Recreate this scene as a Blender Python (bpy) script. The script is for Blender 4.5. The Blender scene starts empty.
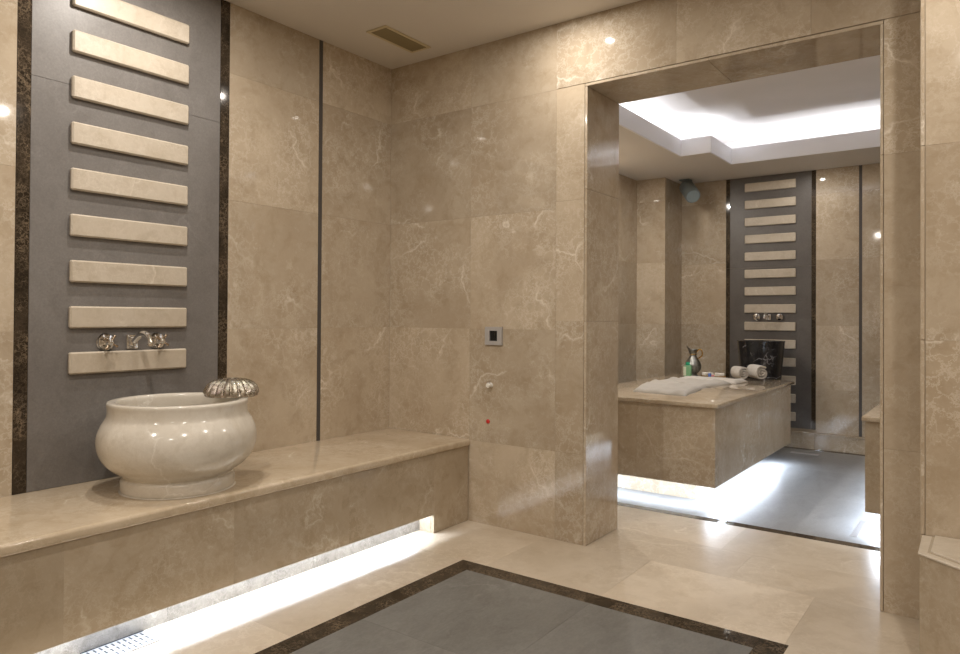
import bpy, bmesh, math, random
from mathutils import Vector, Matrix
random.seed(11)
S = bpy.context.scene
COL = S.collection
PI = math.pi

# ------------------------------------------------------------------ materials
class N:
    def __init__(self, name):
        m = bpy.data.materials.new(name); m.use_nodes = True
        self.m = m; self.t = m.node_tree; self.n = self.t.nodes
        self.b = self.n.get('Principled BSDF')
    def add(self, typ, **kw):
        nd = self.n.new(typ)
        for k, v in kw.items():
            if k == 'inp':
                for a, b in v.items():
                    if hasattr(b, 'is_output') or isinstance(b, bpy.types.NodeSocket): self.t.links.new(b, nd.inputs[a])
                    else: nd.inputs[a].default_value = b
            else: setattr(nd, k, v)
        return nd
    def link(self, a, b): self.t.links.new(a, b)
    def ramp(self, fac, stops, interp='LINEAR'):
        nd = self.n.new('ShaderNodeValToRGB'); cr = nd.color_ramp; cr.interpolation = interp
        while len(cr.elements) < len(stops): cr.elements.new(.5)
        for e, (p, c) in zip(cr.elements, stops):
            e.position = p; e.color = (c, c, c, 1) if isinstance(c, (int, float)) else (*c, 1)
        self.link(fac, nd.inputs[0]); return nd.outputs[0]
    def mix(self, fac, a, b, mode='MIX'):
        nd = self.n.new('ShaderNodeMix'); nd.data_type = 'RGBA'; nd.blend_type = mode
        for s, v in ((nd.inputs[0], fac), (nd.inputs[6], a), (nd.inputs[7], b)):
            if isinstance(v, bpy.types.NodeSocket): self.link(v, s)
            elif isinstance(v, (int, float)): s.default_value = v
            else: s.default_value = (*v, 1)
        return nd.outputs[2]
    def math(self, op, a, b=0.0):
        nd = self.n.new('ShaderNodeMath'); nd.operation = op
        for s, v in ((nd.inputs[0], a), (nd.inputs[1], b)):
            if isinstance(v, bpy.types.NodeSocket): self.link(v, s)
            else: s.default_value = v
        return nd.outputs[0]
    def vmath(self, op, a, b):
        nd = self.n.new('ShaderNodeVectorMath'); nd.operation = op
        for s, v in ((nd.inputs[0], a), (nd.inputs[1], b)):
            if isinstance(v, bpy.types.NodeSocket): self.link(v, s)
            else: s.default_value = v
        return nd.outputs[0]

def marble(name, base, light, dark, vein, rough=.1, vein_amt=.7, sc=1.0, fine=.5, spec=.5, cloud=1.0, grain=0.0, stretch=None):
    """polished stone; every tile takes its own tone and its own piece of the pattern from the face attributes"""
    k = N(name)
    co = k.add('ShaderNodeTexCoord').outputs['Object']
    seed = k.add('ShaderNodeAttribute', attribute_name='seed').outputs['Fac']
    tone = k.add('ShaderNodeAttribute', attribute_name='tone').outputs['Fac']
    comb = k.add('ShaderNodeCombineXYZ', inp={0: seed, 1: k.math('MULTIPLY', seed, 1.7), 2: k.math('MULTIPLY', seed, -2.3)}).outputs[0]
    p = k.vmath('ADD', co, comb)
    if stretch: p = k.vmath('MULTIPLY', p, stretch)
    w = k.add('ShaderNodeTexNoise', inp={'Vector': p, 'Scale': 2.6*sc, 'Detail': 6.0, 'Roughness': .6})
    wv = k.vmath('MULTIPLY', k.vmath('SUBTRACT', w.outputs['Color'], (.5, .5, .5)), (.38/sc,)*3)
    pw = k.vmath('ADD', p, wv)
    n1 = k.add('ShaderNodeTexNoise', inp={'Vector': pw, 'Scale': 2.0*sc, 'Detail': 7.0, 'Roughness': .6}).outputs[0]
    n2 = k.add('ShaderNodeTexNoise', inp={'Vector': pw, 'Scale': 9.0*sc, 'Detail': 8.0, 'Roughness': .68}).outputs[0]
    c = k.mix(k.ramp(n1, [(.36, 0.0), (.64, cloud)]), base, light)
    c = k.mix(k.ramp(n2, [(.48, 0.0), (.72, .55*cloud)]), c, dark)
    # thin pale veins, broken up
    v1 = k.add('ShaderNodeTexVoronoi', feature='DISTANCE_TO_EDGE', inp={'Vector': pw, 'Scale': 1.7*sc}).outputs['Distance']
    m1 = k.add('ShaderNodeTexNoise', inp={'Vector': p, 'Scale': 2.6*sc, 'Detail': 5.0, 'Roughness': .6}).outputs[0]
    a1 = k.math('MULTIPLY', k.ramp(v1, [(0.0, 1.0), (.007, .45), (.020, 0.0)]), k.ramp(m1, [(.50, 0.0), (.60, 1.0)]))
    # fine crackle in patches
    w2 = k.vmath('ADD', p, k.vmath('MULTIPLY', k.vmath('SUBTRACT', k.add('ShaderNodeTexNoise', inp={'Vector': p, 'Scale': 16*sc, 'Detail': 5.0, 'Roughness': .7}).outputs['Color'], (.5,)*3), (.16/sc,)*3))
    v2 = k.add('ShaderNodeTexVoronoi', feature='DISTANCE_TO_EDGE', inp={'Vector': w2, 'Scale': 17*sc}).outputs['Distance']
    m2 = k.add('ShaderNodeTexNoise', inp={'Vector': pw, 'Scale': 2.6*sc, 'Detail': 4.0}).outputs[0]
    pm = k.ramp(m2, [(.40, .10), (.62, 1.0)])
    a2 = k.math('MULTIPLY', k.ramp(v2, [(0.0, fine), (.09, 0.0)]), pm)
    # small pale flecks
    fl = k.add('ShaderNodeTexNoise', inp={'Vector': w2, 'Scale': 24*sc, 'Detail': 3.0}).outputs[0]
    a3 = k.math('MULTIPLY', k.ramp(fl, [(.60, 0.0), (.74, fine*1.3)]), k.ramp(m2, [(.38, .30), (.60, 1.0)]))
    a = k.math('MULTIPLY', k.math('MAXIMUM', k.math('MAXIMUM', a1, a2), a3), vein_amt)
    c = k.mix(a, c, vein)
    if grain:
        g = k.add('ShaderNodeTexNoise', inp={'Vector': p, 'Scale': 120*sc, 'Detail': 2.0}).outputs[0]
        c = k.mix(1.0, c, k.ramp(g, [(.3, 1-grain), (.7, 1.0)]), 'MULTIPLY')
    tn = k.math('ADD', tone, 1.0)
    c = k.mix(1.0, c, k.add('ShaderNodeCombineXYZ', inp={0: tn, 1: tn, 2: tn}).outputs[0], 'MULTIPLY')
    k.link(c, k.b.inputs['Base Color'])
    k.b.inputs['Roughness'].default_value = rough
    k.b.inputs['Specular IOR Level'].default_value = spec
    return k.m

def plain(name, col, rough=.5, metal=0.0, noise=0.0, nscale=30, bump=0.0, bscale=200, emit=None, estr=0, trans=0, spec=.5):
    k = N(name)
    k.b.inputs['Base Color'].default_value = (*col, 1); k.b.inputs['Roughness'].default_value = rough
    k.b.inputs['Metallic'].default_value = metal; k.b.inputs['Specular IOR Level'].default_value = spec
    co = k.add('ShaderNodeTexCoord').outputs['Object']
    if noise:
        n = k.add('ShaderNodeTexNoise', inp={'Vector': co, 'Scale': nscale, 'Detail': 5.0}).outputs[0]
        k.link(k.mix(k.ramp(n, [(.35, 0.0), (.7, noise)]), col, tuple(c*.45 for c in col)), k.b.inputs['Base Color'])
    if bump:
        n = k.add('ShaderNodeTexNoise', inp={'Vector': co, 'Scale': bscale, 'Detail': 4.0}).outputs[0]
        bm_ = k.add('ShaderNodeBump', inp={'Height': n, 'Strength': bump, 'Distance': .01})
        k.link(bm_.outputs[0], k.b.inputs['Normal'])
    if emit:
        k.b.inputs['Emission Color'].default_value = (*emit, 1); k.b.inputs['Emission Strength'].default_value = estr
    if trans: k.b.inputs['Transmission Weight'].default_value = trans
    return k.m

M = {}
M['beige']  = marble('beige_marble', (.405,.330,.240), (.485,.41,.312), (.295,.225,.14), (.76,.71,.62), rough=.05, vein_amt=.72)
M['beige_floor'] = marble('beige_floor_marble', (.47,.395,.30), (.56,.485,.385), (.38,.30,.205), (.78,.72,.62), rough=.36, vein_amt=.5, sc=.8)
M['bench']  = marble('beige_bench_marble', (.36,.292,.205), (.43,.36,.27), (.265,.20,.12), (.66,.60,.50), rough=.10, vein_amt=.5, sc=1.3)
M['bar']    = marble('cream_bar_marble', (.47,.41,.325), (.54,.48,.395), (.36,.295,.21), (.76,.71,.63), rough=.38, vein_amt=.5, sc=1.5)
M['basin']  = marble('cream_basin_marble', (.58,.54,.47), (.66,.62,.55), (.47,.42,.34), (.88,.86,.81), rough=.15, vein_amt=.6, sc=1.6, fine=.3)
M['grey']   = marble('grey_stone', (.172,.160,.151), (.208,.196,.185), (.128,.116,.107), (.42,.41,.40), rough=.42, vein_amt=.18, sc=1.2, cloud=.9, grain=.16)
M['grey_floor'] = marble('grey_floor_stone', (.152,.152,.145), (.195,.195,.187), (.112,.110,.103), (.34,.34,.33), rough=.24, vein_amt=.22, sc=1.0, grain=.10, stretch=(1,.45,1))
M['grey_far'] = marble('honed_grey_floor_lit', (.25,.255,.262), (.31,.317,.325), (.19,.192,.197), (.40,.41,.42), rough=.40, vein_amt=.2, sc=1.0, grain=.10, stretch=(1,.45,1))  # far floor stone, bluish light put into the colour as a paler tone
M['grey_shaded'] = marble('shaded_grey_stone', (.105,.096,.089), (.13,.12,.112), (.08,.072,.066), (.30,.29,.28), rough=.34, vein_amt=.15, sc=1.2, grain=.14)  # grey stone of the far panel, its weaker light put into the colour
M['brown']  = marble('dark_brown_marble', (.024,.018,.012), (.050,.037,.025), (.009,.007,.005), (.24,.18,.12), rough=.07, vein_amt=.8, sc=3.2, fine=.9, spec=.25)
M['carrara']= marble('grey_veined_marble', (.27,.26,.25), (.38,.37,.36), (.12,.11,.105), (.66,.65,.64), rough=.2, vein_amt=.7, sc=2.6)
M['black']  = marble('black_marble', (.012,.012,.014), (.018,.018,.021), (.008,.008,.009), (.42,.42,.44), rough=.12, vein_amt=.9, sc=3.4, fine=.05)
M['grout']  = plain('grout', (.36,.30,.22), .8)
M['paint']  = plain('ceiling_paint', (.66,.62,.565), .75, noise=.05, nscale=2)
M['white']  = plain('white_paint', (.80,.80,.82), .7)
M['plaster']= plain('cove_plaster', (.76,.74,.73), .8, noise=.12, nscale=2.5)
M['strip']  = plain('dark_grey_metal_trim', (.085,.078,.075), .35, metal=.3)
M['chrome'] = plain('chrome', (.72,.72,.72), .08, metal=1)
M['bronze'] = plain('antique_bronze', (.50,.40,.30), .22, metal=1)
M['silver'] = plain('embossed_silver', (.50,.45,.38), .16, metal=1, noise=.7, nscale=70, bump=.6, bscale=120)
M['pewter'] = plain('engraved_pewter', (.36,.37,.36), .28, metal=1, noise=.75, nscale=55, bump=.5, bscale=90)
M['brass']  = plain('aged_brass', (.62,.40,.12), .25, metal=1)
M['plate']  = plain('grey_switch_plastic', (.37,.355,.345), .4)
M['blackp'] = plain('black_plastic', (.01,.01,.01), .3)
M['whitep'] = plain('white_plastic', (.75,.73,.68), .35)
M['red']    = plain('red_plastic', (.50,.015,.01), .35)
M['vent']   = plain('cream_vent_metal', (.58,.50,.32), .5)
M['ventd']  = plain('olive_vent_slats', (.26,.21,.11), .55)
M['fixture']= plain('blue_grey_metal', (.17,.205,.215), .45)
M['lens']   = plain('pale_blue_grey_glass', (.26,.33,.36), .3)
M['steel']  = plain('brushed_steel', (.62,.62,.64), .35, metal=.8)
M['dark']   = plain('dark_gap', (.02,.02,.022), .6)
M['towel']  = plain('white_terry', (.70,.67,.63), .95, noise=.12, nscale=40, bump=.8, bscale=350)
M['linen']  = plain('pale_grey_linen', (.50,.475,.44), .9, noise=.14, nscale=12, bump=.5, bscale=300)
M['greenp'] = plain('translucent_green_plastic', (.20,.42,.24), .3)
M['greenc'] = plain('green_cap_plastic', (.02,.36,.20), .35)
M['label']  = plain('pale_paper_label', (.62,.68,.55), .6)
M['blue']   = plain('blue_plastic', (.10,.19,.55), .35)
M['pink']   = plain('pink_plastic', (.55,.22,.26), .35)
M['soap']   = plain('white_soap', (.82,.78,.72), .5)
M['dglaze'] = plain('dark_lens', (.06,.075,.08), .15)

# ------------------------------------------------------------------ mesh helpers
def BM():
    bm = bmesh.new()
    bm.faces.layers.float.new('tone'); bm.faces.layers.float.new('seed')
    return bm
def link(name, bm, mat, parent=None, smooth=False, loc=None, auto=None):
    me = bpy.data.meshes.new(name)
    bmesh.ops.recalc_face_normals(bm, faces=bm.faces[:])
    bm.to_mesh(me); bm.free()
    mats = mat if isinstance(mat, (list, tuple)) else [mat]
    for m in mats: me.materials.append(m)
    if smooth:
        for p in me.polygons: p.use_smooth = True
    if auto is not None:
        me.set_sharp_from_angle(angle=math.radians(auto))
    o = bpy.data.objects.new(name, me); COL.objects.link(o)
    if parent is not None: o.parent = parent
    if loc is not None: o.location = loc
    return o
def box(bm, x0, x1, y0, y1, z0, z1, bev=0.0, seg=2, mi=0, tone=0.0, seed=0.0):
    cs = [(x, y, z) for x in (x0, x1) for y in (y0, y1) for z in (z0, z1)]
    v = [bm.verts.new(c) for c in cs]
    fs = [bm.faces.new([v[i] for i in q]) for q in ((0,1,3,2),(4,6,7,5),(0,4,5,1),(2,3,7,6),(0,2,6,4),(1,5,7,3))]
    if bev:
        es = {e for f in fs for e in f.edges}
        r = bmesh.ops.bevel(bm, geom=list(es), offset=bev, segments=seg, affect='EDGES', profile=.5)
        fs = [f for f in r['faces'] if f.is_valid] + [f for f in fs if f.is_valid]
    T, D = bm.faces.layers.float['tone'], bm.faces.layers.float['seed']
    for f in fs: f.material_index = mi; f[T] = tone; f[D] = seed
    return fs
def prism(bm, pts, z0, z1, bev=0.0, seg=2, mi=0):
    lo = [bm.verts.new((x, y, z0)) for x, y in pts]; hi = [bm.verts.new((x, y, z1)) for x, y in pts]
    n = len(pts)
    fs = [bm.faces.new(lo[::-1]), bm.faces.new(hi)] + [bm.faces.new([lo[i], lo[(i+1) % n], hi[(i+1) % n], hi[i]]) for i in range(n)]
    if bev:
        es = [e for e in fs[1].edges]
        bmesh.ops.bevel(bm, geom=es, offset=bev, segments=seg, affect='EDGES', profile=.5)
    for f in bm.faces: f.material_index = mi
def lathe(bm, prof, seg=64, c=(0,0,0), axis='z', mod=None):
    """prof: list of (r, z); mod(a, i) scales the radius"""
    rings = []
    for i, (r, z) in enumerate(prof):
        ring = []
        for k in range(seg):
            a = 2*PI*k/seg; rr = r*(mod(a, i) if mod else 1)
            p = (rr*math.cos(a), rr*math.sin(a), z)
            if axis == 'x': p = (p[2], p[0], p[1])
            ring.append(bm.verts.new((c[0]+p[0], c[1]+p[1], c[2]+p[2])))
        rings.append(ring)
    for a, b in zip(rings, rings[1:]):
        for k in range(seg): bm.faces.new([a[k], a[(k+1) % seg], b[(k+1) % seg], b[k]])
    bm.faces.new(rings[0][::-1]); bm.faces.new(rings[-1])
def tube(bm, pts, rads, seg=14, flat=1.0):
    pts = [Vector(p) for p in pts]
    if not isinstance(rads, (list, tuple)): rads = [rads]*len(pts)
    rings = []; up = Vector((0, 0, 1)); prev = None
    for i, p in enumerate(pts):
        d = (pts[min(i+1, len(pts)-1)] - pts[max(i-1, 0)]).normalized()
        if prev is None:
            s = d.cross(up)
            if s.length < 1e-3: s = d.cross(Vector((0, 1, 0)))
        else: s = prev - d*prev.dot(d)
        s.normalize(); prev = s; t = s.cross(d).normalized()
        rings.append([bm.verts.new(p + (s*math.cos(2*PI*k/seg) + t*math.sin(2*PI*k/seg)*flat)*rads[i]) for k in range(seg)])
    for a, b in zip(rings, rings[1:]):
        for k in range(seg): bm.faces.new([a[k], a[(k+1) % seg], b[(k+1) % seg], b[k]])
    bm.faces.new(rings[0][::-1]); bm.faces.new(rings[-1])
def spline(ps, n=8):
    ps = [Vector(p) for p in ps]; out = []
    for i in range(len(ps)-1):
        p0 = ps[max(i-1, 0)]; p1 = ps[i]; p2 = ps[i+1]; p3 = ps[min(i+2, len(ps)-1)]
        for k in range(n):
            t = k/n
            out.append(.5*((2*p1)+(p2-p0)*t+(2*p0-5*p1+4*p2-p3)*t*t+(3*p1-p0-3*p2+p3)*t**3))
    out.append(ps[-1]); return out
def thing(name, label, cat, loc=(0,0,0), group=None, rz=0.0):
    o = bpy.data.objects.new(name, None); COL.objects.link(o); o.location = loc; o.rotation_euler = (0, 0, rz)
    o.empty_display_size = .05
    o['label'] = label; o['category'] = cat
    if group: o['group'] = group
    return o
def tag(o, label, cat, group=None):
    o['label'] = label; o['category'] = cat
    if group: o['group'] = group
    return o
def struct(o): o['kind'] = 'structure'; return o

_rs = random.Random(5)
def tone_of(v=None): return _rs.uniform(-.08, .08) if v is None else v*1.3
GAP = .0003
def tile(bm, plane, c, n, a0, a1, b0, b1, tone=None, th=.004, gap=None):
    """one stone tile; plane 'x','y','z' at coordinate c with outward side n (+1/-1); a,b are the other two axes in order"""
    lo, hi = (c-th, c) if n > 0 else (c, c+th)
    if gap is None: gap = GAP
    a0 += gap; a1 -= gap; b0 += gap; b1 -= gap
    t = tone_of(tone); s = _rs.uniform(0, 40)
    if plane == 'x': box(bm, lo, hi, a0, a1, b0, b1, tone=t, seed=s)
    if plane == 'y': box(bm, a0, a1, lo, hi, b0, b1, tone=t, seed=s)
    if plane == 'z': box(bm, a0, a1, b0, b1, lo, hi, tone=t, seed=s)
def grid_tiles(bm, plane, c, n, As, Bs, tones=None, **kw):
    for j in range(len(Bs)-1):
        for i in range(len(As)-1):
            tile(bm, plane, c, n, As[i], As[i+1], Bs[j], Bs[j+1], tones[j][i] if tones else None, **kw)

# ------------------------------------------------------------------ dimensions (metres)
XA, YB, ZC = -3.016, 3.185, 2.68           # basin wall, portal wall, ceiling
YB2 = 3.555                                # far side of the portal wall
OX0, OX1, OZ = -1.660, -.3665, 2.320        # clear opening
YF, ZF = 6.78, 2.467                       # far wall, lower ceiling behind
XR, YN = 1.5, -2.2                         # rest of the near room
XFL, XFR = -2.775, .72                     # far room sides

# ------------------------------------------------------------------ floor
bm = BM()
box(bm, XA-.1, XR+.1, YN-.1, YF+.1, -.12, -.004, mi=1)
IX0, IX1, IY0, IY1, BW = -2.03, -.586, -1.0, 2.655, .095
# beige tiles round the inlay
for x0, x1 in ((-2.42,-2.03),):
    ys = [YN, -1.4, -.79, -.18, .43, 1.04, 1.65, 2.26, 2.655]
    for a, b in zip(ys, ys[1:]): tile(bm, 'z', 0, 1, x0, x1, a, b)
ys = [YN, -1.4, -.5, .4, 1.3, 2.2, 2.655]
for a, b in zip(ys, ys[1:]):
    tile(bm, 'z', 0, 1, IX1, .1, a, b); tile(bm, 'z', 0, 1, .1, .8, a, b); tile(bm, 'z', 0, 1, .8, XR, a, b)
for a, b in ((-2.42,-1.9),(-1.9,-1.315)): tile(bm, 'z', 0, 1, a, b, 2.655, YB)
tile(bm, 'z', 0, 1, -1.315, -.60, 2.655, YB, .07)
for a, b in ((-.60,.1),(.1,.8),(.8,XR)): tile(bm, 'z', 0, 1, a, b, 2.655, YB)
for a, b in ((IX0,-1.5),(-1.5,IX1)): tile(bm, 'z', 0, 1, a, b, YN, IY0)
tile(bm, 'z', 0, 1, -3.0, -2.42, YN, YB)
for a, b in ((-1.80,-.95),(-.95,-.2)): tile(bm, 'z', 0, 1, a, b, YB, 3.56, -.01)
for a, b in ((XFL,-1.95),(-1.95,-1.1),(-1.1,-.3),(-.3,.25),(.25,XFR)): tile(bm, 'z', 0, 1, a, b, 3.56, 4.0)
fl = struct(link('floor', bm, [M['beige_floor'], M['grout']]))
bm = BM()     # dark border of the inlay
ye = IY1-BW
for a, b in zip([IY0, -.3, .5, 1.2, 1.926], [-.3, .5, 1.2, 1.926, IY1-.0]): tile(bm, 'z', .0012, 1, IX0, IX0+BW, a, b, 0, gap=.0005)
for a, b in ((IX0+BW, -1.34), (-1.34, -1.235), (-1.235, IX1-BW)): tile(bm, 'z', .0012, 1, a, b, ye, IY1, 0, gap=.0005)
for a, b in zip([IY0, .3, 1.4], [.3, 1.4, IY1]): tile(bm, 'z', .0012, 1, IX1-BW, IX1, a, b, 0, gap=.0005)
# far room border
for a, b in ((XFL, -1.7), (-1.7, -.9), (-.9, -.1), (-.1, XFR)): tile(bm, 'z', .0012, 1, a, b, 4.0, 4.065, 0); tile(bm, 'z', .0012, 1, a, b, 6.69, 6.75, 0)
struct(link('trim_1', bm, M['brown']))
bm = BM()     # grey slabs
gx = [IX0+BW, -1.312, IX1-BW]
for i, (a, b) in enumerate(zip(gx, gx[1:])):
    for c, d in zip([IY0, -.2, .85, 1.905], [-.2, .85, 1.905, ye]): tile(bm, 'z', .001, 1, a, b, c, d, tone_of()*1.2, gap=.0004)
struct(link('floor_inlay', bm, M['grey_floor'])).name = 'floor.001'
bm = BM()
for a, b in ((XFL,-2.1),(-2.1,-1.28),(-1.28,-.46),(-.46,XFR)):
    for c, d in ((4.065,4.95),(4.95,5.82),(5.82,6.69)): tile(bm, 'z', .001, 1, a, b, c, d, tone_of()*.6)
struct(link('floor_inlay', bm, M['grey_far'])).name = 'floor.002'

# ------------------------------------------------------------------ basin wall (left)
RZ = [0, .455, 1.083, 1.713, 2.335, ZC]
bm = BM()
box(bm, XA-.12, XA-.004, YN-.1, YB+.004, -.004, ZC+.05, mi=1)
for ys in ([YN, -1.6, -1.05, -.5, .05, .6, 1.117],):
    grid_tiles(bm, 'x', XA, 1, ys, RZ)
grid_tiles(bm, 'x', XA, 1, [2.0435, 2.6085], RZ, [[0],[.02],[-.02],[.05],[-.06]])
grid_tiles(bm, 'x', XA, 1, [2.634, YB-.0002], RZ, [[0],[.03],[-.02],[-.03],[.05]])
struct(link('wall_left', bm, [M['beige'], M['grout']]))
bm = BM(); box(bm, XA-.004, XA+.002, 2.6095, 2.633, .46, ZC-.001); struct(link('trim_2', bm, M['strip']))

def stone_panel(nm, lab, axis, c, u0, u1, bw, zb, zt, zj, bars, bu0, bu1, bh, step, top0, th, stone, group):
    """tall grey stone panel with dark borders and a ladder of raised bars; axis 'x' faces +x, axis 'y' faces -y"""
    t = thing(nm, lab, 'wall panel', (c, (u0+u1)/2, zb) if axis == 'x' else ((u0+u1)/2, c, zb), group)
    L = t.location.copy()
    def bx(bm, a0, a1, d0, d1, z0, z1, bev=0, seg=2, tone=0.0):
        s = _rs.uniform(0, 40)
        if axis == 'x': box(bm, c+d0-L.x, c+d1-L.x, a0-L.y, a1-L.y, z0-L.z, z1-L.z, bev, seg, 0, tone, s)
        else: box(bm, a0-L.x, a1-L.x, c-d1-L.y, c-d0-L.y, z0-L.z, z1-L.z, bev, seg, 0, tone, s)
    b = BM()
    zz = [zb] + zj + [zt]
    for a, d in zip(zz, zz[1:]): bx(b, u0+bw+.0008, u1-bw-.0008, -.004, 0, a+.0008, d-.0008, tone=tone_of()*.6)
    link('slab', b, M[stone], t)
    for a in (u0, u1-bw):
        b = BM()
        for e, d in zip(zz, zz[1:]): bx(b, a+.0008, a+bw-.0008, -.004, .002, e+.0008, d-.0008)
        link('border_strip', b, M['brown'], t)
    for i in range(bars):
        z1 = top0 - i*step
        if z1-bh < zb+.01: break
        b = BM(); bx(b, bu0, bu1, .0, th, z1-bh, z1, bev=min(.006, th*.3), seg=1, tone=tone_of()*.8)
        link('bar', b, M['bar'], t)
    return t
stone_panel('wall_panel', 'tall grey stone panel with cream marble bars rising behind the round basin', 'x', XA, 1.1175, 2.0425, .0495, .4605, ZC-.001, [2.08],
            9, 1.311, 1.8195, .0895, .1865, 2.4885, .022, 'grey', None)

# ------------------------------------------------------------------ portal wall
bm = BM()
B0, B1 = YB+.004, YB2-.004
box(bm, XA-.004, -1.678, B0, B1, -.004, ZC+.05, mi=1)
box(bm, -.352, XR, B0, B1, -.004, ZC+.05, mi=1)
box(bm, -1.678, -.352, B0, B1, 2.338, ZC+.05, mi=1)
cx = [XA, -2.395, -1.84]
tn = [[0, .06], [.05, -.04], [-.02, .04], [-.08, -.05], [.02, -.04]]
grid_tiles(bm, 'y', YB, -1, cx, RZ, tn)
grid_tiles(bm, 'y', YB, -1, [-1.84, -1.676], [0, .455, 1.13, 1.75, 2.335], [[-.04],[-.02],[.05],[.06]])
for a, b, t_ in ((-1.84,-1.2,-.03),(-1.2,-.62,0),(-.62,-.2,-.03)): tile(bm, 'y', YB, -1, a, b, 2.338, ZC, t_)
grid_tiles(bm, 'y', YB, -1, [-.354, -.16], [0, .64, 1.28, 1.80, 2.335])
# far side of the same wall
grid_tiles(bm, 'y', YB2, 1, [XFL, -2.2, -1.678], [0, .64, 1.28, 1.88, 2.335]); grid_tiles(bm, 'y', YB2, 1, [-.354, .2, XFR], [0, .64, 1.28, 1.88, 2.335])
grid_tiles(bm, 'y', YB2, 1, [XFL, -2.2, -1.5, -.8, 0, XFR], [2.338, ZF])
struct(link('wall_back', bm, [M['beige'], M['grout']]))
# linings of the opening, their polished edge showing
bm = BM()
zz = [0, 1.13, 1.80, OZ]
for a, b in zip(zz, zz[1:]):
    box(bm, -1.6745, OX0, YB-.001, YB2+.001, a+.0005, b-.0005, .0015, 1, seed=_rs.uniform(0, 40), tone=tone_of())
    box(bm, OX1, -.3555, YB-.001, YB2+.001, a+.0005, b-.0005, .0015, 1, seed=_rs.uniform(0, 40), tone=tone_of())
xs = [-1.6745, -1.05, -.3555]
for a, b in zip(xs, xs[1:]): box(bm, a+.0005, b-.0005, YB-.001, YB2+.001, OZ+.0005, OZ+.0145, .0015, 1, seed=_rs.uniform(0, 40))
struct(link('trim_3', bm, M['beige']))

# pier at the right
bm = BM()
PX, PY = -.195, 2.69
box(bm, PX+.006, XR, PY+.004, B0, -.004, ZC+.05, mi=1)
grid_tiles(bm, 'y', PY, -1, [PX+.014, .45, XR], [0, .455, 1.083, 1.713, 2.335, ZC], [[0,0],[.04,0],[.0,0],[.05,0],[0,0]])
for a, b in zip(RZ, RZ[1:]): box(bm, PX, PX+.0125, PY-.001, YB-.002, a+.0005, b-.0005, .002, 1, seed=_rs.uniform(0, 40), tone=.03)
struct(link('wall_pier', bm, [M['beige'], M['grout']])).name = 'wall_front_right'

# walls behind the camera
bm = BM(); box(bm, XR+.004, XR+.12, YN-.1, PY, -.004, ZC+.05, mi=1)
grid_tiles(bm, 'x', XR, -1, [YN+.6*i for i in range(9)][:9], RZ); struct(link('wall_right', bm, [M['beige'], M['grout']]))
bm = BM(); box(bm, XA-.1, XR+.1, YN-.12, YN-.004, -.004, ZC+.05, mi=1)
grid_tiles(bm, 'y', YN, 1, [XA+.565*i for i in range(9)], RZ); struct(link('wall_near', bm, [M['beige'], M['grout']]))

# ------------------------------------------------------------------ near ceiling + vent
bm = BM(); box(bm, XA-.1, XR+.1, YN-.1, YB+.05, ZC, ZC+.08); struct(link('ceiling', bm, M['paint']))
t = thing('ceiling_vent', 'cream louvred air vent in the ceiling near the room corner', 'vent', (-2.652, 2.862, ZC))
bm = BM(); fx, fy, w = .073, .185, .018
for x0, x1, y0, y1 in ((-fx,fx,-fy,-fy+w),(-fx,fx,fy-w,fy),(-fx,-fx+w,-fy+w,fy-w),(fx-w,fx,-fy+w,fy-w)): box(bm, x0, x1, y0, y1, -.006, 0, .0015, 1)
link('frame', bm, M['vent'], t)
bm = BM(); box(bm, -fx+w, fx-w, -fy+w, fy-w, -.001, 0); link('backing', bm, M['dark'], t)
bm = BM()
for i in range(9):
    x = -fx+w+.006+i*.0123
    vs = [bm.verts.new(p) for p in ((x-.004,-fy+w,-.0055),(x+.003,-fy+w,-.0012),(x+.0045,-fy+w,-.0022),(x-.0025,-fy+w,-.0065))]
    vt = [bm.verts.new((v.co.x, fy-w, v.co.z)) for v in vs]
    bm.faces.new(vs[::-1]); bm.faces.new(vt)
    for k in range(4): bm.faces.new([vs[k], vs[(k+1)%4], vt[(k+1)%4], vt[k]])
link('louvres', bm, M['ventd'], t)

# ------------------------------------------------------------------ near bench
BT = .46
t = thing('marble_bench', 'long polished beige marble bench along the basin wall, lit from beneath', 'bench', (-2.7, 1.0, 0))
def P(o): o.matrix_parent_inverse = Matrix.Translation(-o.parent.location); return o
bm = BM()
ys = [YN+.01, -.9, .35, 1.62, YB-.002]
for a, b in zip(ys, ys[1:]): 
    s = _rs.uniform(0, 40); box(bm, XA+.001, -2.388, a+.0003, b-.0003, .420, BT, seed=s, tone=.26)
es = [e for e in bm.edges if all(abs(v.co.x+2.388) < 1e-5 for v in e.verts) and abs(e.verts[0].co.z-e.verts[1].co.z) < 1e-6]
bmesh.ops.bevel(bm, geom=es, offset=.013, segments=4, affect='EDGES', profile=.5)
P(link('top_slab', bm, M['bench'], t, smooth=True, auto=35))
OY = 2.884; OH = .098
bm = BM()
ys = [YN+.01, -1.4, -.79, -.18, .43, 1.04, 1.665, 2.275, OY]
for a, b in zip(ys, ys[1:]): box(bm, -2.425, -2.4, a+.0001, b-.0001, OH, .4195, seed=_rs.uniform(0, 40), tone=tone_of())
box(bm, -2.425, -2.4, OY, YB-.002, .0005, .4195, .0012, 1, seed=3.3, tone=.0)
P(link('front_panel', bm, M['bench'], t))
bm = BM(); box(bm, -2.5, -2.4255, OY, YB-.002, .0005, .4195, seed=9); P(link('end_return', bm, M['beige'], t))
bm = BM()
ys = [YN+.01, -.6, .1, .8, 1.45, 2.15, OY]
for a, b in zip(ys, ys[1:]): box(bm, -2.56, -2.5, a+.0005, b-.0005, .0005, .4195, seed=_rs.uniform(0, 40))
P(link('recess_back', bm, M['carrara'], t))
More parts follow.
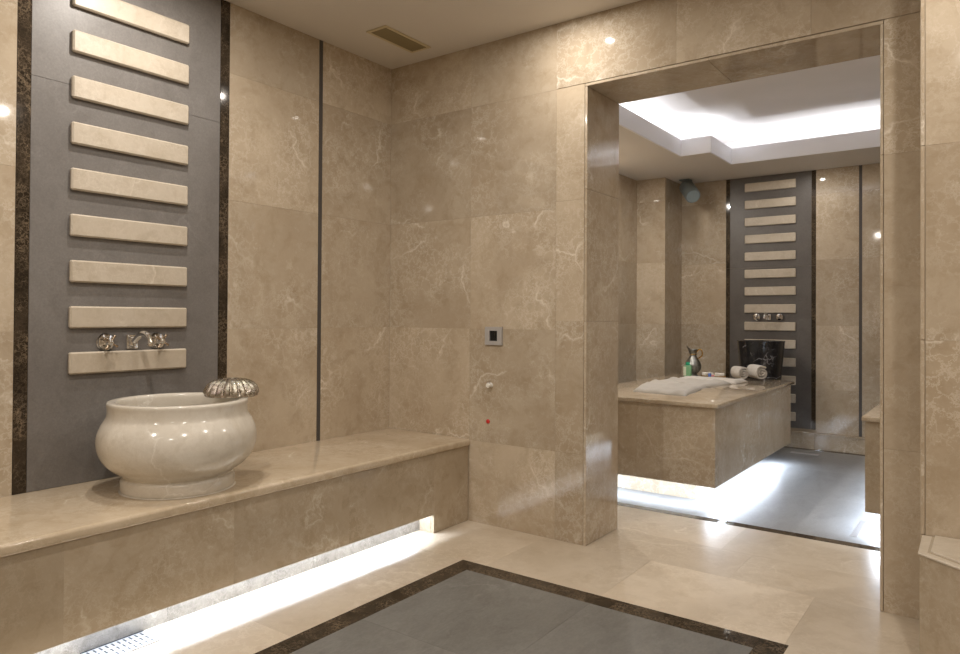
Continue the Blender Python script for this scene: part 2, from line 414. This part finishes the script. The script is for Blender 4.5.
bm = BM(); box(bm, -2.4995, -2.4255, YN+.01, OY-.001, .150, .170); P(link('recess_soffit', bm, M['white'], t))

# drain grate in the floor in front of the bench recess
t = thing('floor_drain', 'slotted steel drain grate in the lit floor gap under the bench', 'drain', (-2.435, 1.245, .001))
bm = BM(); box(bm, -.056, .056, -.11, .11, 0, .002, .0008, 1); link('frame', bm, M['steel'], t)
bm = BM()
for i in range(10):
    for j in range(3):
        y = -.093+i*.0205; x = -.036+j*.036
        box(bm, x-.012, x+.012, y-.003, y+.003, .002, .0026)
link('slots', bm, M['dark'], t)
bm = BM(); box(bm, -.0605, -.0565, -.11, .11, 0, .004); link('back_edge', bm, M['dark'], t)

# ------------------------------------------------------------------ round basin, metal bowl, tap
BCX, BCY = -2.65, 1.580
bm = BM()
prof = [(.0,.0),(.200,.0),(.210,.004),(.213,.012),(.213,.040),(.210,.050),(.204,.056),(.205,.062),(.214,.070),(.236,.084),(.262,.106),(.284,.138),(.295,.170),(.298,.200),(.294,.230),(.284,.256),(.272,.278),(.264,.292),(.261,.306),(.261,.325),(.263,.340),(.262,.347),(.257,.351),(.236,.351),(.230,.346),(.227,.335),(.228,.300),(.236,.260),(.243,.215),(.232,.165),(.20,.115),(.14,.080),(.07,.068),(.0,.066)]
# (first and last radii closed by small caps)
prof[0] = (.002, 0); prof[-1] = (.002, .066)
# smooth the profile
sp = spline([(r, z, 0) for r, z in prof], 3)
lathe(bm, [(max(p.x, .002), p.y) for p in sp], 96)
o = link('stone_basin', bm, M['basin'], None, smooth=True, loc=(BCX, BCY, BT), auto=60)
tag(o, 'round cream marble basin with a wide rim and ring foot on the bench', 'basin')

bm = BM()
H = .066; R = .100; nf = 20
pr = [(.104,0),(.107,.003),(.106,.008),(.106,.018),(.102,.032),(.094,.046),(.082,.058),(.066,.067),(.048,.072),(.032,.073),(.026,.069),(.012,.068),(.002,.068)]
sp = spline([(r, z, 0) for r, z in pr], 3)
def flute(a, i):
    r, z = sp[i].x, sp[i].y
    k = 1.0 if   .006 < z < .074 and r > .034 else 0
    k *= min(1, max(0, (z-.006)/.012))*min(1, max(0, (r-.034)/.02))
    return 1+.085*k*(abs(math.sin(a*nf/2))-.5)*1.6
lathe(bm, [(p.x, p.y) for p in sp], nf*10, mod=flute)
o = link('bath_bowl', bm, M['silver'], None, smooth=True, loc=(-2.592, 1.779, BT+.3517))
tag(o, 'fluted silver bath bowl upside down on the rim of the round basin', 'bowl')

def make_tap(lab, loc, rz, sc=1.0):
    t = thing('wall_tap', lab, 'tap', loc, None, rz)
    # local: +x out of the wall, y along the wall
    for s, nm in ((-1, 'handle'), (1, 'handle')):
        y0 = s*.113*sc
        b = BM(); lathe(b, [(.037*sc,0),(.038*sc,.004),(.034*sc,.009),(.033*sc,.012),(.026*sc,.014),(.025*sc,.019),(.014*sc,.022),(.011*sc,.036*sc),(.014*sc,.040*sc),(.014*sc,.05*sc),(.009*sc,.056*sc),(.001,.058*sc)], 32, (0, y0, 0), 'x')
        h = link('handle', b, M['chrome'], t, smooth=True, auto=50)
        b = BM()
        for k in range(4):
            a = PI/4+k*PI/2+.2
            d = Vector((0, math.cos(a), math.sin(a)))
            c0 = Vector((.046*sc, y0, 0))
            tube(b, [c0+d*.006*sc, c0+d*.022*sc, c0+d*.029*sc, c0+d*.034*sc, c0+d*.0345*sc], [.0045*sc, .0038*sc, .0055*sc, .0055*sc, .001], 10)
        link('cross_grip', b, M['bronze'], h, smooth=True)
    b = BM(); box(b, 0, .008*sc, -.026*sc, .026*sc, -.032*sc, .030*sc, .003*sc, 2)
    box(b, .008*sc, .022*sc, -.018*sc, .018*sc, -.022*sc, .022*sc, .004*sc, 2); link('wall_plate', b, M['chrome'], t, smooth=True, auto=40)
    b = BM()
    pth = spline([(.015*sc,0,.0),(.045*sc,0,.016*sc),(.080*sc,0,.032*sc),(.115*sc,0,.034*sc),(.142*sc,0,.020*sc),(.152*sc,0,-.004*sc),(.153*sc,0,-.016*sc)], 6)
    n = len(pth); tube(b, pth, [(.014-.004*i/n+(.003 if i > n-8 else 0))*sc for i in range(n)], 18)
    link('spout', b, M['chrome'], t, smooth=True, auto=50)
    return t
make_tap('chrome tap with two cross handles over the round cream basin', (XA, 1.573, 1.034), 0)

# ------------------------------------------------------------------ small fittings on the portal wall
t = thing('wall_socket', 'square grey socket plate with a black centre on the marble wall', 'socket', (-2.2265, YB, 1.045))
bm = BM()
for a in ((-.056,.056,-.012,0,.028,.050),(-.056,.056,-.012,0,-.050,-.028),(-.056,-.026,-.012,0,-.028,.028),(.026,.056,-.012,0,-.028,.028)): box(bm, *a, seed=0)
bmesh.ops.remove_doubles(bm, verts=bm.verts, dist=1e-5)
link('plate', bm, M['plate'], t)
bm = BM(); box(bm, -.026, .026, -.004, 0, -.028, .028); box(bm, -.016, .0, -.0075, -.004, -.015, .012, .001, 1); box(bm, .004, .014, -.0065, -.004, -.015, .015, .001, 1)
link('insert', bm, M['blackp'], t)
t = thing('wall_hook', 'small white round hook on the marble wall under the grey socket', 'hook', (-2.247, YB, .773))
bm = BM()
lathe(bm, [(.013,0),(.013,.003),(.008,.006),(.006,.018),(.012,.022),(.014,.028),(.011,.034),(.002,.036)], 24, (0,0,0), 'x')
for v in bm.verts: v.co = Vector((v.co.y, -v.co.x, v.co.z))
link('knob', bm, M['whitep'], t, smooth=True, auto=50)
bm = BM(); tube(bm, spline([(-.002,-.016,.006),(-.010,-.02,.016),(.0,-.022,.022),(.010,-.024,.014)], 4), .0035, 8); link('hook_arm', bm, M['chrome'], t, smooth=True)
bm = BM(); lathe(bm, [(.0125,0),(.0125,.003),(.010,.007),(.006,.009),(.001,.0095)], 24, (0,0,0), 'x')
for v in bm.verts: v.co = Vector((v.co.y, -v.co.x, v.co.z))
o = link('call_button', bm, M['red'], None, smooth=True, loc=(-2.266, YB+.001, .570), auto=50)
tag(o, 'small red round button low on the marble wall above the bench', 'button')

# ------------------------------------------------------------------ angled bench at the right
t = thing('corner_bench', 'angled beige marble bench cut off at the lower right, against the pier', 'bench', (.4, 2.3, 0))
A = [(-.190, 2.688), (-.186, 2.478), (.45, 1.965), (XR-.002, 1.965), (XR-.002, 2.688)]
def inset(pl, d):
    n = len(pl); out = []
    for i in range(n):
        p0, p1, p2 = Vector(pl[i-1]), Vector(pl[i]), Vector(pl[(i+1) % n])
        e1 = (p1-p0).normalized(); e2 = (p2-p1).normalized()
        n1 = Vector((-e1.y, e1.x)); n2 = Vector((-e2.y, e2.x))
        k = (n1+n2); k = k/(1+n1.dot(n2)); out.append(tuple(p1+k*d))
    return out
bm = BM(); prism(bm, inset(A, .004), .0005, .4485); P(link('body', bm, M['bench'], t))
bm = BM(); prism(bm, A, .449, .455, .002, 1); P(link('base_slab', bm, M['bar'], t))
B_ = [(-.163, 2.687), (-.163, 2.492), (.452, 1.995), (XR-.003, 1.995), (XR-.003, 2.687)]
C_ = [(-.155, 2.687), (-.155, 2.496), (.455, 2.004), (XR-.003, 2.004), (XR-.003, 2.687)]
bm = BM(); prism(bm, B_, .455, .4555); P(link('groove', bm, M['grout'], t))
bm = BM(); prism(bm, C_, .4555, .460, .0015, 1); P(link('seat_slab', bm, M['bar'], t))

# ------------------------------------------------------------------ far room shell
FZ = [0, .53, 1.09, 1.67, 2.25, ZF]
bm = BM()
box(bm, XFL-.1, XFR+.1, YF+.004, YF+.12, -.004, ZC+.3, mi=1)
grid_tiles(bm, 'y', YF, -1, [XFL, -2.493, -2.0605], FZ, None)
grid_tiles(bm, 'y', YF, -1, [-1.2755, -.9385], FZ, [[.02],[.04],[-.02],[.05],[.0]])
grid_tiles(bm, 'y', YF, -1, [-.9135, -.45, .1, XFR], FZ, None)
struct(link('wall_far', bm, [M['beige'], M['grout']]))
bm = BM()
box(bm, XFL-.12, XFL-.004, YB2-.004, YF+.05, -.004, ZC+.3, mi=1)
grid_tiles(bm, 'x', XFL, 1, [YB2+.001, 4.1, 4.7, 5.3, 5.85, 6.347], FZ)
struct(link('wall_far_left', bm, [M['beige'], M['grout']]))
bm = BM()
box(bm, XFL-.004, -2.493-.004, 6.348+.004, YF, -.004, ZF, mi=1)
grid_tiles(bm, 'y', 6.348, -1, [XFL, -2.493], FZ); grid_tiles(bm, 'x', -2.493, 1, [6.348, YF], FZ)
struct(link('wall_column', bm, [M['beige'], M['grout']])).name = 'wall_left_recess'
bm = BM()
box(bm, XFR+.004, XFR+.12, YB2-.004, YF+.05, -.004, ZC+.3, mi=1)
grid_tiles(bm, 'x', XFR, -1, [YB2+.001, 4.2, 4.85, 5.5, 6.14, YF], FZ)
struct(link('wall_far_right', bm, [M['beige'], M['grout']]))
bm = BM()
xs = [-2.49, -1.9, -1.28, -.66, -.04, XFR-.001]
for a, b in zip(xs, xs[1:]): box(bm, a+.0005, b-.0005, 6.752, YF-.0045, .0015, .132, .0015, 1, seed=_rs.uniform(0, 40), tone=tone_of())
for a, b in zip(xs, xs[1:]): box(bm, a+.0005, b-.0005, 6.744, YF-.0045, .1325, .146, .002, 2, seed=_rs.uniform(0, 40), tone=.08)
struct(link('baseboard_far', bm, M['beige']))
bm = BM(); box(bm, -.9375, -.9145, YF-.002, YF+.004, .147, ZF-.001); struct(link('trim_4', bm, M['strip']))
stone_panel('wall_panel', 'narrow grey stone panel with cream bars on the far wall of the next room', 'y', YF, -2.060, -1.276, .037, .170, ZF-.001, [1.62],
            14, -1.886, -1.440, .080, .1612, 2.408, .018, 'grey_shaded', None)
make_tap('small chrome tap with two handles on the far wall above the black basin', (-1.672, YF-.018, 1.163), -PI/2, .88)

# lower ceiling with its raised tray
CO = [(-2.06, 3.95), (-2.06, 5.585), (-1.815, 5.585), (-1.815, 6.12), (.02, 6.12), (.02, 5.585), (.27, 5.585), (.27, 3.95)]
CZ = 2.600; UZ = 2.76; PK = .40
bm = BM()
# ceiling plate as rectangles round the tray
def cp(x0, x1, y0, y1, z0=ZF, z1=ZF+.012): box(bm, x0, x1, y0, y1, z0, z1)
X0, X1, Y0, Y1 = XFL-.004, XFR+.004, YB2-.003, YF+.004
e_ = .0145
cp(X0, X1, Y0, 3.95-e_); cp(X0, X1, 6.12+e_, Y1); cp(X0, -2.06-e_, 3.95-e_, 6.12+e_); cp(.27+e_, X1, 3.95-e_, 6.12+e_)
cp(-2.06-e_, -1.815-e_, 5.585+e_, 6.12+e_); cp(.02+e_, .27+e_, 5.585+e_, 6.12+e_)
struct(link('ceiling_far', bm, M['paint']))
bm = BM()
n = len(CO)
def offp(d):
    return inset(CO[::-1], -d)[::-1]
outp = offp(.014)
for i in range(n):
    a, b, c, d = CO[i], CO[(i+1) % n], outp[(i+1) % n], outp[i]
    lo = [bm.verts.new((*q, ZF)) for q in (a, b, c, d)]; hi = [bm.verts.new((*q, CZ)) for q in (a, b, c, d)]
    bm.faces.new(lo); bm.faces.new(hi)
    for k in range(4): bm.faces.new([lo[k], lo[(k+1)%4], hi[(k+1)%4], hi[k]])
struct(link('trim_5', bm, M['white']))
bm = BM()
o2 = offp(PK); o3 = offp(PK+.02)
for i in range(n):
    a, b, c, d = o2[i], o2[(i+1) % n], o3[(i+1) % n], o3[i]
    lo = [bm.verts.new((*q, ZF+.012)) for q in (a, b, c, d)]; hi = [bm.verts.new((*q, UZ)) for q in (a, b, c, d)]
    bm.faces.new(lo); bm.faces.new(hi)
    for k in range(4): bm.faces.new([lo[k], lo[(k+1)%4], hi[(k+1)%4], hi[k]])
box(bm, XFL-.1, XFR+.1, YB2-.05, YF+.1, UZ, UZ+.05)
struct(link('ceiling_tray', bm, M['plaster']))

# ------------------------------------------------------------------ massage table
t = thing('massage_table', 'large floating beige marble massage table with light glowing beneath', 'table', (-1.82, 5.2, 0))
bm = BM(); box(bm, -2.33, -1.304, 4.14, 6.10, .622, .647, .006, 3); P(link('tabletop', bm, M['beige'], t, smooth=True, auto=35))
bm = BM()
for a, b in ((-2.31,-1.82),(-1.82,-1.328)):
    for c, d in ((4.17,4.81),(4.81,5.44),(5.44,6.07)): box(bm, a+.0003, b-.0003, c+.0003, d-.0003, .150, .6215, seed=_rs.uniform(0, 40), tone=tone_of()*.6)
P(link('body', bm, M['beige'], t))
bm = BM(); box(bm, -2.13, -1.525, 4.42, 5.98, .0015, .1495); P(link('plinth', bm, M['beige'], t))
t = thing('massage_table', 'second floating marble table, only its left edge showing beside the portal', 'table', (-.1, 5.2, 0))
bm = BM(); box(bm, -.557, .32, 4.11, 6.20, .622, .647, .006, 3); P(link('tabletop', bm, M['beige'], t, smooth=True, auto=35))
bm = BM()
for a, b in ((-.545,-.1),(-.1,.30)):
    for c, d in ((4.14,4.84),(4.84,5.50),(5.50,6.15)): box(bm, a+.0003, b-.0003, c+.0003, d-.0003, .150, .6215, seed=_rs.uniform(0, 40), tone=tone_of()*.6)
P(link('body', bm, M['bench'], t))
bm = BM(); box(bm, -.35, .2, 4.42, 6.08, .0015, .1495); P(link('plinth', bm, M['beige'], t))

# drain slots on the far floor
bm = BM(); box(bm, -1.42, -1.20, 6.47, 6.53, .001, .003, .0008, 1)
tag(link('floor_drain', bm, M['steel'], None), 'thin steel drain strip in the grey floor at the far end of the table', 'drain')
bm = BM(); box(bm, -.62, -.585, 4.18, 4.55, .001, .003, .0008, 1)
tag(link('floor_drain', bm, M['steel'], None), 'narrow steel drain strip on the grey floor beside the right-hand floating table', 'drain')

# black basin
bm = BM()
pr = [(.002,0),(.139,0),(.142,.004),(.155,.40),(.169,.64),(.196,.94),(.199,.951),(.196,.953),(.170,.953),(.158,.945),(.150,.85),(.11,.80),(.002,.79)]
lathe(bm, pr, 72)
o = link('black_basin', bm, M['black'], None, smooth=True, loc=(-1.662, 6.47, .0016), auto=25)
tag(o, 'tapered black marble basin with white veins behind the massage table', 'basin')

# grey fitting in the corner
t = thing('ceiling_spotlight', 'blue-grey cylindrical spotlight tilted down in the upper corner', 'light', (-2.375, 6.56, ZF))
bm = BM(); box(bm, -.05, .05, -.04, .04, -.012, 0, .002, 1); link('mount', bm, M['fixture'], t)
bm = BM(); lathe(bm, [(.066,-.105),(.070,-.10),(.070,.10),(.066,.105)], 40)
rot = Matrix.Translation((.058, -.05, -.125)) @ Matrix.Rotation(math.radians(-42), 4, 'Y') @ Matrix.Rotation(math.radians(-38), 4, 'X')
bmesh.ops.transform(bm, matrix=rot, verts=bm.verts); link('housing', bm, M['fixture'], t, smooth=True, auto=40)
bm = BM(); lathe(bm, [(.060,-.107),(.060,-.1055)], 40); bmesh.ops.transform(bm, matrix=rot, verts=bm.verts); link('lens', bm, M['lens'], t)['label'] = 'paler round end face'
bm = BM(); tube(bm, [(0,0,-.01),(.01,-.015,-.06)], .014, 12); link('arm', bm, M['fixture'], t, smooth=True, auto=40)

# ------------------------------------------------------------------ things on the table
TT = .647
def cloth(name, Q, z0, th, mat, seed, puff=0.0, wob=.008, nx=26, ny=34, wave=.006, lift=None):
    """a closed padded sheet over the quad Q (near left, near right, far right, far left): wavy outline, soft edges"""
    from mathutils import noise
    bm = BM(); Q = [Vector(q) for q in Q]
    W = (Q[1]-Q[0]).length; L = (Q[3]-Q[0]).length
    def pt(i, j, s):
        u = i/nx; v = j/ny
        p = (Q[0]*(1-u)+Q[1]*u)*(1-v)+(Q[3]*(1-u)+Q[2]*u)*v
        x, y = p.x, p.y
        ex = min(u, 1-u)*W; ey = min(v, 1-v)*L
        x, y = x+wob*noise.noise(Vector((y*7+seed, x*2, 0)))*2, y+wob*noise.noise(Vector((x*7+seed, y*2, 5)))*2
        e = min(1, ex/.03)**.5 * min(1, ey/.03)**.5
        h = z0
        if lift: h += lift(u, v)
        if s: h += th*(.15+.85*e) + puff*(math.sin(PI*u)*math.sin(PI*v))**.6 + wave*(noise.noise(Vector((x*9+seed, y*9, 1)))+.5)*e + wave*.6*(noise.noise(Vector((x*24+seed, y*18, 3)))+.5)*e
        return (x, y, h)
    T = [[bm.verts.new(pt(i, j, 1)) for j in range(ny+1)] for i in range(nx+1)]
    B = [[bm.verts.new(pt(i, j, 0)) for j in range(ny+1)] for i in range(nx+1)]
    for i in range(nx):
        for j in range(ny):
            bm.faces.new([T[i][j], T[i+1][j], T[i+1][j+1], T[i][j+1]]); bm.faces.new([B[i][j], B[i][j+1], B[i+1][j+1], B[i+1][j]])
    for i in range(nx):
        bm.faces.new([T[i][0], B[i][0], B[i+1][0], T[i+1][0]]); bm.faces.new([T[i][ny], T[i+1][ny], B[i+1][ny], B[i][ny]])
    for j in range(ny):
        bm.faces.new([T[0][j], T[0][j+1], B[0][j+1], B[0][j]]); bm.faces.new([T[nx][j], B[nx][j], B[nx][j+1], T[nx][j+1]])
    return link(name, bm, mat, None, smooth=True, auto=70)
o = cloth('bath_cushion', [(-1.985,4.49),(-1.60,4.43),(-1.66,4.93),(-2.12,5.06)], TT+.0005, .014, M['linen'], 3.0, puff=.017, wob=.009, wave=.010)
tag(o, 'flat pale grey linen cushion at the near end of the massage table', 'cushion')
o = cloth('bath_towel', [(-2.13,5.09),(-1.68,4.97),(-1.615,5.48),(-2.11,5.56)], TT+.0005, .012, M['linen'], 9.0, puff=.004, wob=.012, wave=.014)
tag(o, 'crumpled off-white towel lying flat between the cushion and the white towel', 'towel')
o = cloth('bath_towel', [(-2.10,5.60),(-1.60,5.52),(-1.585,5.77),(-2.06,5.84)], TT+.0005, .016, M['towel'], 15.0, puff=.003, wob=.006, wave=.006)
tag(o, 'neatly folded bright white towel in front of the green bottle', 'towel')

def towel_roll(lab, end, direction, L, R, seed):
    """a towel rolled into a spiral; the spiral shows at both ends"""
    t = thing('rolled_towel', lab, 'towel', end, 'rolled white towels on the table', math.atan2(direction[1], direction[0]))
    bm = BM(); turns = 2.5; n = 110; th = R/turns*.62
    rnd = random.Random(seed); inner = []; outer = []
    for i in range(n+1):
        a = i/n*turns*2*PI; r = R*(.12+.88*i/n)
        w = 1+.02*math.sin(a*3+seed)
        rr = max(.001, r-th*min(1, (n-i)/6+.15) if i > n-6 else r-th)
        outer.append((r*w*math.cos(a-.9), r*w*math.sin(a-.9))); inner.append((max(.0008, r-th)*w*math.cos(a-.9), max(.0008, r-th)*w*math.sin(a-.9)))
    nl = 6; layers = []
    for k in range(nl+1):
        x = L*k/nl; rs = .93 if k in (0, nl) else 1.0
        row = []
        for (ox, oy), (ix, iy) in zip(outer, inner):
            sx = .004*math.sin(ox*90+k)
            mx, my = (ox+ix)/2, (oy+iy)/2
            f = .80 if k in (0, nl) else 1.0
            row.append((bm.verts.new((x+sx, mx+(ox-mx)*f, my+(oy-my)*f)), bm.verts.new((x+sx, mx+(ix-mx)*f, my+(iy-my)*f))))
        layers.append(row)
    for a, b in zip(layers, layers[1:]):
        for i in range(n):
            bm.faces.new([a[i][0], a[i+1][0], b[i+1][0], b[i][0]]); bm.faces.new([a[i][1], b[i][1], b[i+1][1], a[i+1][1]])
        bm.faces.new([a[0][0], b[0][0], b[0][1], a[0][1]]); bm.faces.new([a[n][0], a[n][1], b[n][1], b[n][0]])
    for row, s in ((layers[0], 1), (layers[-1], 0)):
        for i in range(n):
            q = [row[i][0], row[i][1], row[i+1][1], row[i+1][0]]
            bm.faces.new(q if s else q[::-1])
    bmesh.ops.translate(bm, verts=bm.verts, vec=(0, 0, R*1.02))
    link('roll', bm, M['towel'], t, smooth=True, auto=60)
    return t
towel_roll('larger rolled white towel, nearer the table corner, its spiral end showing', (-1.505, 5.90, TT+.001), (-.62, .78), .19, .062, 1)
towel_roll('smaller rolled white towel to the left of the larger roll', (-1.632, 5.85, TT+.001), (-.66, .75), .15, .055, 2)

# ewer
t = thing('metal_ewer', 'engraved grey metal ewer with a brass handle behind the green bottle', 'jug', (-2.108, 6.02, TT+.0005))
bm = BM()
pr = [(.002,0),(.040,0),(.043,.004),(.040,.012),(.032,.018),(.034,.024),(.052,.042),(.064,.065),(.068,.088),(.064,.110),(.052,.134),(.038,.156),(.030,.174),(.028,.190),(.031,.206),(.036,.222),(.038,.226),(.035,.226),(.028,.205),(.024,.18),(.002,.16)]
sp = spline([(r, z, 0) for r, z in pr], 3)
lathe(bm, [(max(.002, p.x), p.y) for p in sp], 48)
# pull a pouring lip out to the left
for v in bm.verts:
    if v.co.z > .185:
        k = min(1, (v.co.z-.185)/.04); d = -v.co.x*.8-v.co.y*.55
        if d > 0: v.co.x -= .8*k*.020*(d/.03); v.co.y -= .3*k*.012; v.co.z += .036*k*min(1, (d/.036))**2
        else: v.co.z += .006*k
link('body', bm, M['pewter'], t, smooth=True, auto=60)
bm = BM(); tube(bm, spline([(.030,.0,.212),(.052,0,.232),(.072,0,.226),(.080,0,.200),(.074,0,.175),(.052,0,.160),(.040,0,.152)], 6), .0052, 12); link('handle', bm, M['brass'], t, smooth=True)
bm = BM(); lathe(bm, [(.0295,.184),(.0315,.187),(.0295,.190)], 40); link('neck_ring', bm, M['brass'], t, smooth=True)

# green bottle
t = thing('shampoo_bottle', 'pale green bottle with a bright green cap beside the metal ewer', 'bottle', (-2.11, 5.90, TT+.0005))
bm = BM(); box(bm, -.031, .031, -.018, .018, 0, .100, .007, 3); link('body', bm, M['greenp'], t, smooth=True, auto=40)
bm = BM(); box(bm, -.034, -.010, -.0186, -.0181, .012, .088); link('label', bm, M['label'], t)
bm = BM(); lathe(bm, [(.017,.100),(.018,.102),(.018,.122),(.016,.127),(.002,.128)], 28); link('cap', bm, M['greenc'], t, smooth=True, auto=40)

# tray with small items
t = thing('brass_tray', 'small oval brass tray holding soaps behind the folded towel', 'tray', (-1.935, 6.02, TT+.0005), None, -.05)
bm = BM(); lathe(bm, [(.002,0),(.115,0),(.125,.004),(.130,.013),(.133,.014),(.131,.010),(.122,.003),(.002,.002)], 56)
for v in bm.verts: v.co.y *= .42; v.co.x *= .82
link('dish', bm, M['brass'], t, smooth=True, auto=40)
for lab, dx, dy, w in (('white soap bar at the left end of the brass tray', -.082, -.004, .030), ('white soap bar beside the blue vial, on the brass tray', -.030, .008, .026), ('white soap bar right of the pink vial on the brass tray', .040, .004, .024), ('white soap bar at the right end of the brass tray', .088, .002, .026)):
    bm = BM(); box(bm, -w*.8, w*.8, -.016, .016, 0, .036, .007, 3)
    o = link('soap_bar', bm, M['soap'], None, smooth=True, loc=(-1.935+dx*.82, 6.02+dy, TT+.0030), auto=50); o.rotation_euler = (0, 0, dx*4)
    tag(o, lab, 'soap', 'white soaps on the brass tray')
for lab, dx, dy, h, m in (('tiny blue vial in front of the brass tray', .0, -.088, .050, 'blue'), ('tiny pink vial beside the blue vial', .030, -.084, .034, 'pink')):
    t = thing('oil_vial', lab, 'bottle', (-1.935+dx*.82, 6.02+dy, TT+.0005), 'small vials by the brass tray')
    bm = BM(); lathe(bm, [(.002,0),(.012,0),(.0132,.002),(.0132,h*.72),(.010,h*.8),(.002,h*.8)], 20); link('body', bm, M[m], t, smooth=True, auto=50)
    bm = BM(); lathe(bm, [(.0085,h*.8),(.0085,h),(.002,h)], 16); link('cap', bm, M['whitep'], t, smooth=True, auto=50)

# ------------------------------------------------------------------ lights
def lamp(x, y, z, w, col, d=.036):
    l = bpy.data.lights.new('downlight_and_fill', 'AREA'); l.shape = 'DISK'; l.size = d; l.energy = w; l.color = col
    o = bpy.data.objects.new('downlight_and_fill', l); COL.objects.link(o); o.location = (x, y, z)
    return o
def strip(x, y, z, sx, sy, w, rot=(0,0,0), col=(.76,.86,1.0)):
    l = bpy.data.lights.new('led_strip', 'AREA'); l.shape = 'RECTANGLE'; l.size = sx; l.size_y = sy; l.energy = w; l.color = col
    o = bpy.data.objects.new('led_strip', l); COL.objects.link(o); o.location = (x, y, z); o.rotation_euler = rot
    return o
WARM = (1, .925, .84)
K = 1.0
for x, y, w in ((-1.7, 2.85, 5.8), (-2.5, 1.52, 10), (-.05, 2.12, 10), (-1.7, .9, 14), (-.1, .5, 14), (-1.7, -1.0, 15), (.4, -1.2, 15)):  # last four are unseen, added behind the camera as general fill
    lamp(x, y, ZC-.012, w*.70, WARM)
for x, y, w in ((-2.5, 5.2, 7), (-2.5, 4.44, 7), (-1.3, 6.35, 2.0), (-.2, 3.75, 5)):
    lamp(x, y, ZF-.012, w, WARM)
# led strip in the bench recess
strip(-2.488, (YN+OY)/2, .140, .015, OY-YN-.06, 15, (0, math.radians(-38), 0))
# strips under the floating tables
strip(-1.86, 4.22, .140, .80, .015, 2.2, (math.radians(30), 0, 0))
strip(-1.40, 5.10, .147, .015, 1.70, 6.5)
strip(-2.24, 5.1, .147, .015, 1.8, 5)
strip(-.50, 5.1, .147, .015, 1.8, 9)
strip(-.1, 4.22, .140, .6, .015, 2, (math.radians(30), 0, 0))
# cove strips, facing up behind the upstand
cz = ZF+.03; e = .19; ck = .15
for x, y, sx, sy, w in ((-2.06-e, 4.77, .02, 1.6, 22), (-1.94, 5.585+e, .24, .02, 4), (-1.815-e, 5.87, .02, .5, 8), (-.9, 6.12+e, 1.8, .02, 26), (.27+e, 4.77, .02, 1.6, 22), (-.9, 3.95-e, 2.3, .02, 30)):
    strip(x, y, cz, sx, sy, w*ck, (PI, 0, 0), (.90, .93, 1.0))

# ------------------------------------------------------------------ world, camera, view
w = bpy.data.worlds.new('world'); S.world = w; w.use_nodes = True
w.node_tree.nodes['Background'].inputs[0].default_value = (.02, .02, .02, 1)
f, yaw, pitch, roll, cx_, cy_ = 704.175, .632924, .00954255, .005998731, 478.456, 310.01
fw = Vector((-math.sin(yaw)*math.cos(pitch), math.cos(yaw)*math.cos(pitch), math.sin(pitch)))
r = Vector((math.cos(yaw), math.sin(yaw), 0)); u = r.cross(fw)
r2 = math.cos(roll)*r+math.sin(roll)*u; u2 = -math.sin(roll)*r+math.cos(roll)*u
cam = bpy.data.cameras.new('camera'); co = bpy.data.objects.new('camera', cam); COL.objects.link(co)
cam.sensor_width = 36; cam.lens = f/960*36; cam.shift_x = (480-cx_)/960; cam.shift_y = -(327-cy_)/960
cam.clip_start = .02
m = Matrix((r2, u2, -fw)).transposed().to_4x4(); m.translation = (0, 0, 1.15); co.matrix_world = m
S.camera = co
S.view_settings.view_transform = 'Standard'; S.view_settings.look = 'None'; S.view_settings.gamma = 1.0
S.view_settings.exposure = 0.92; S.view_settings.use_curve_mapping = False
S.cycles.max_bounces = 10; S.cycles.diffuse_bounces = 6; S.cycles.caustics_reflective = False; S.cycles.sample_clamp_indirect = 6
S.cycles.use_denoising = True
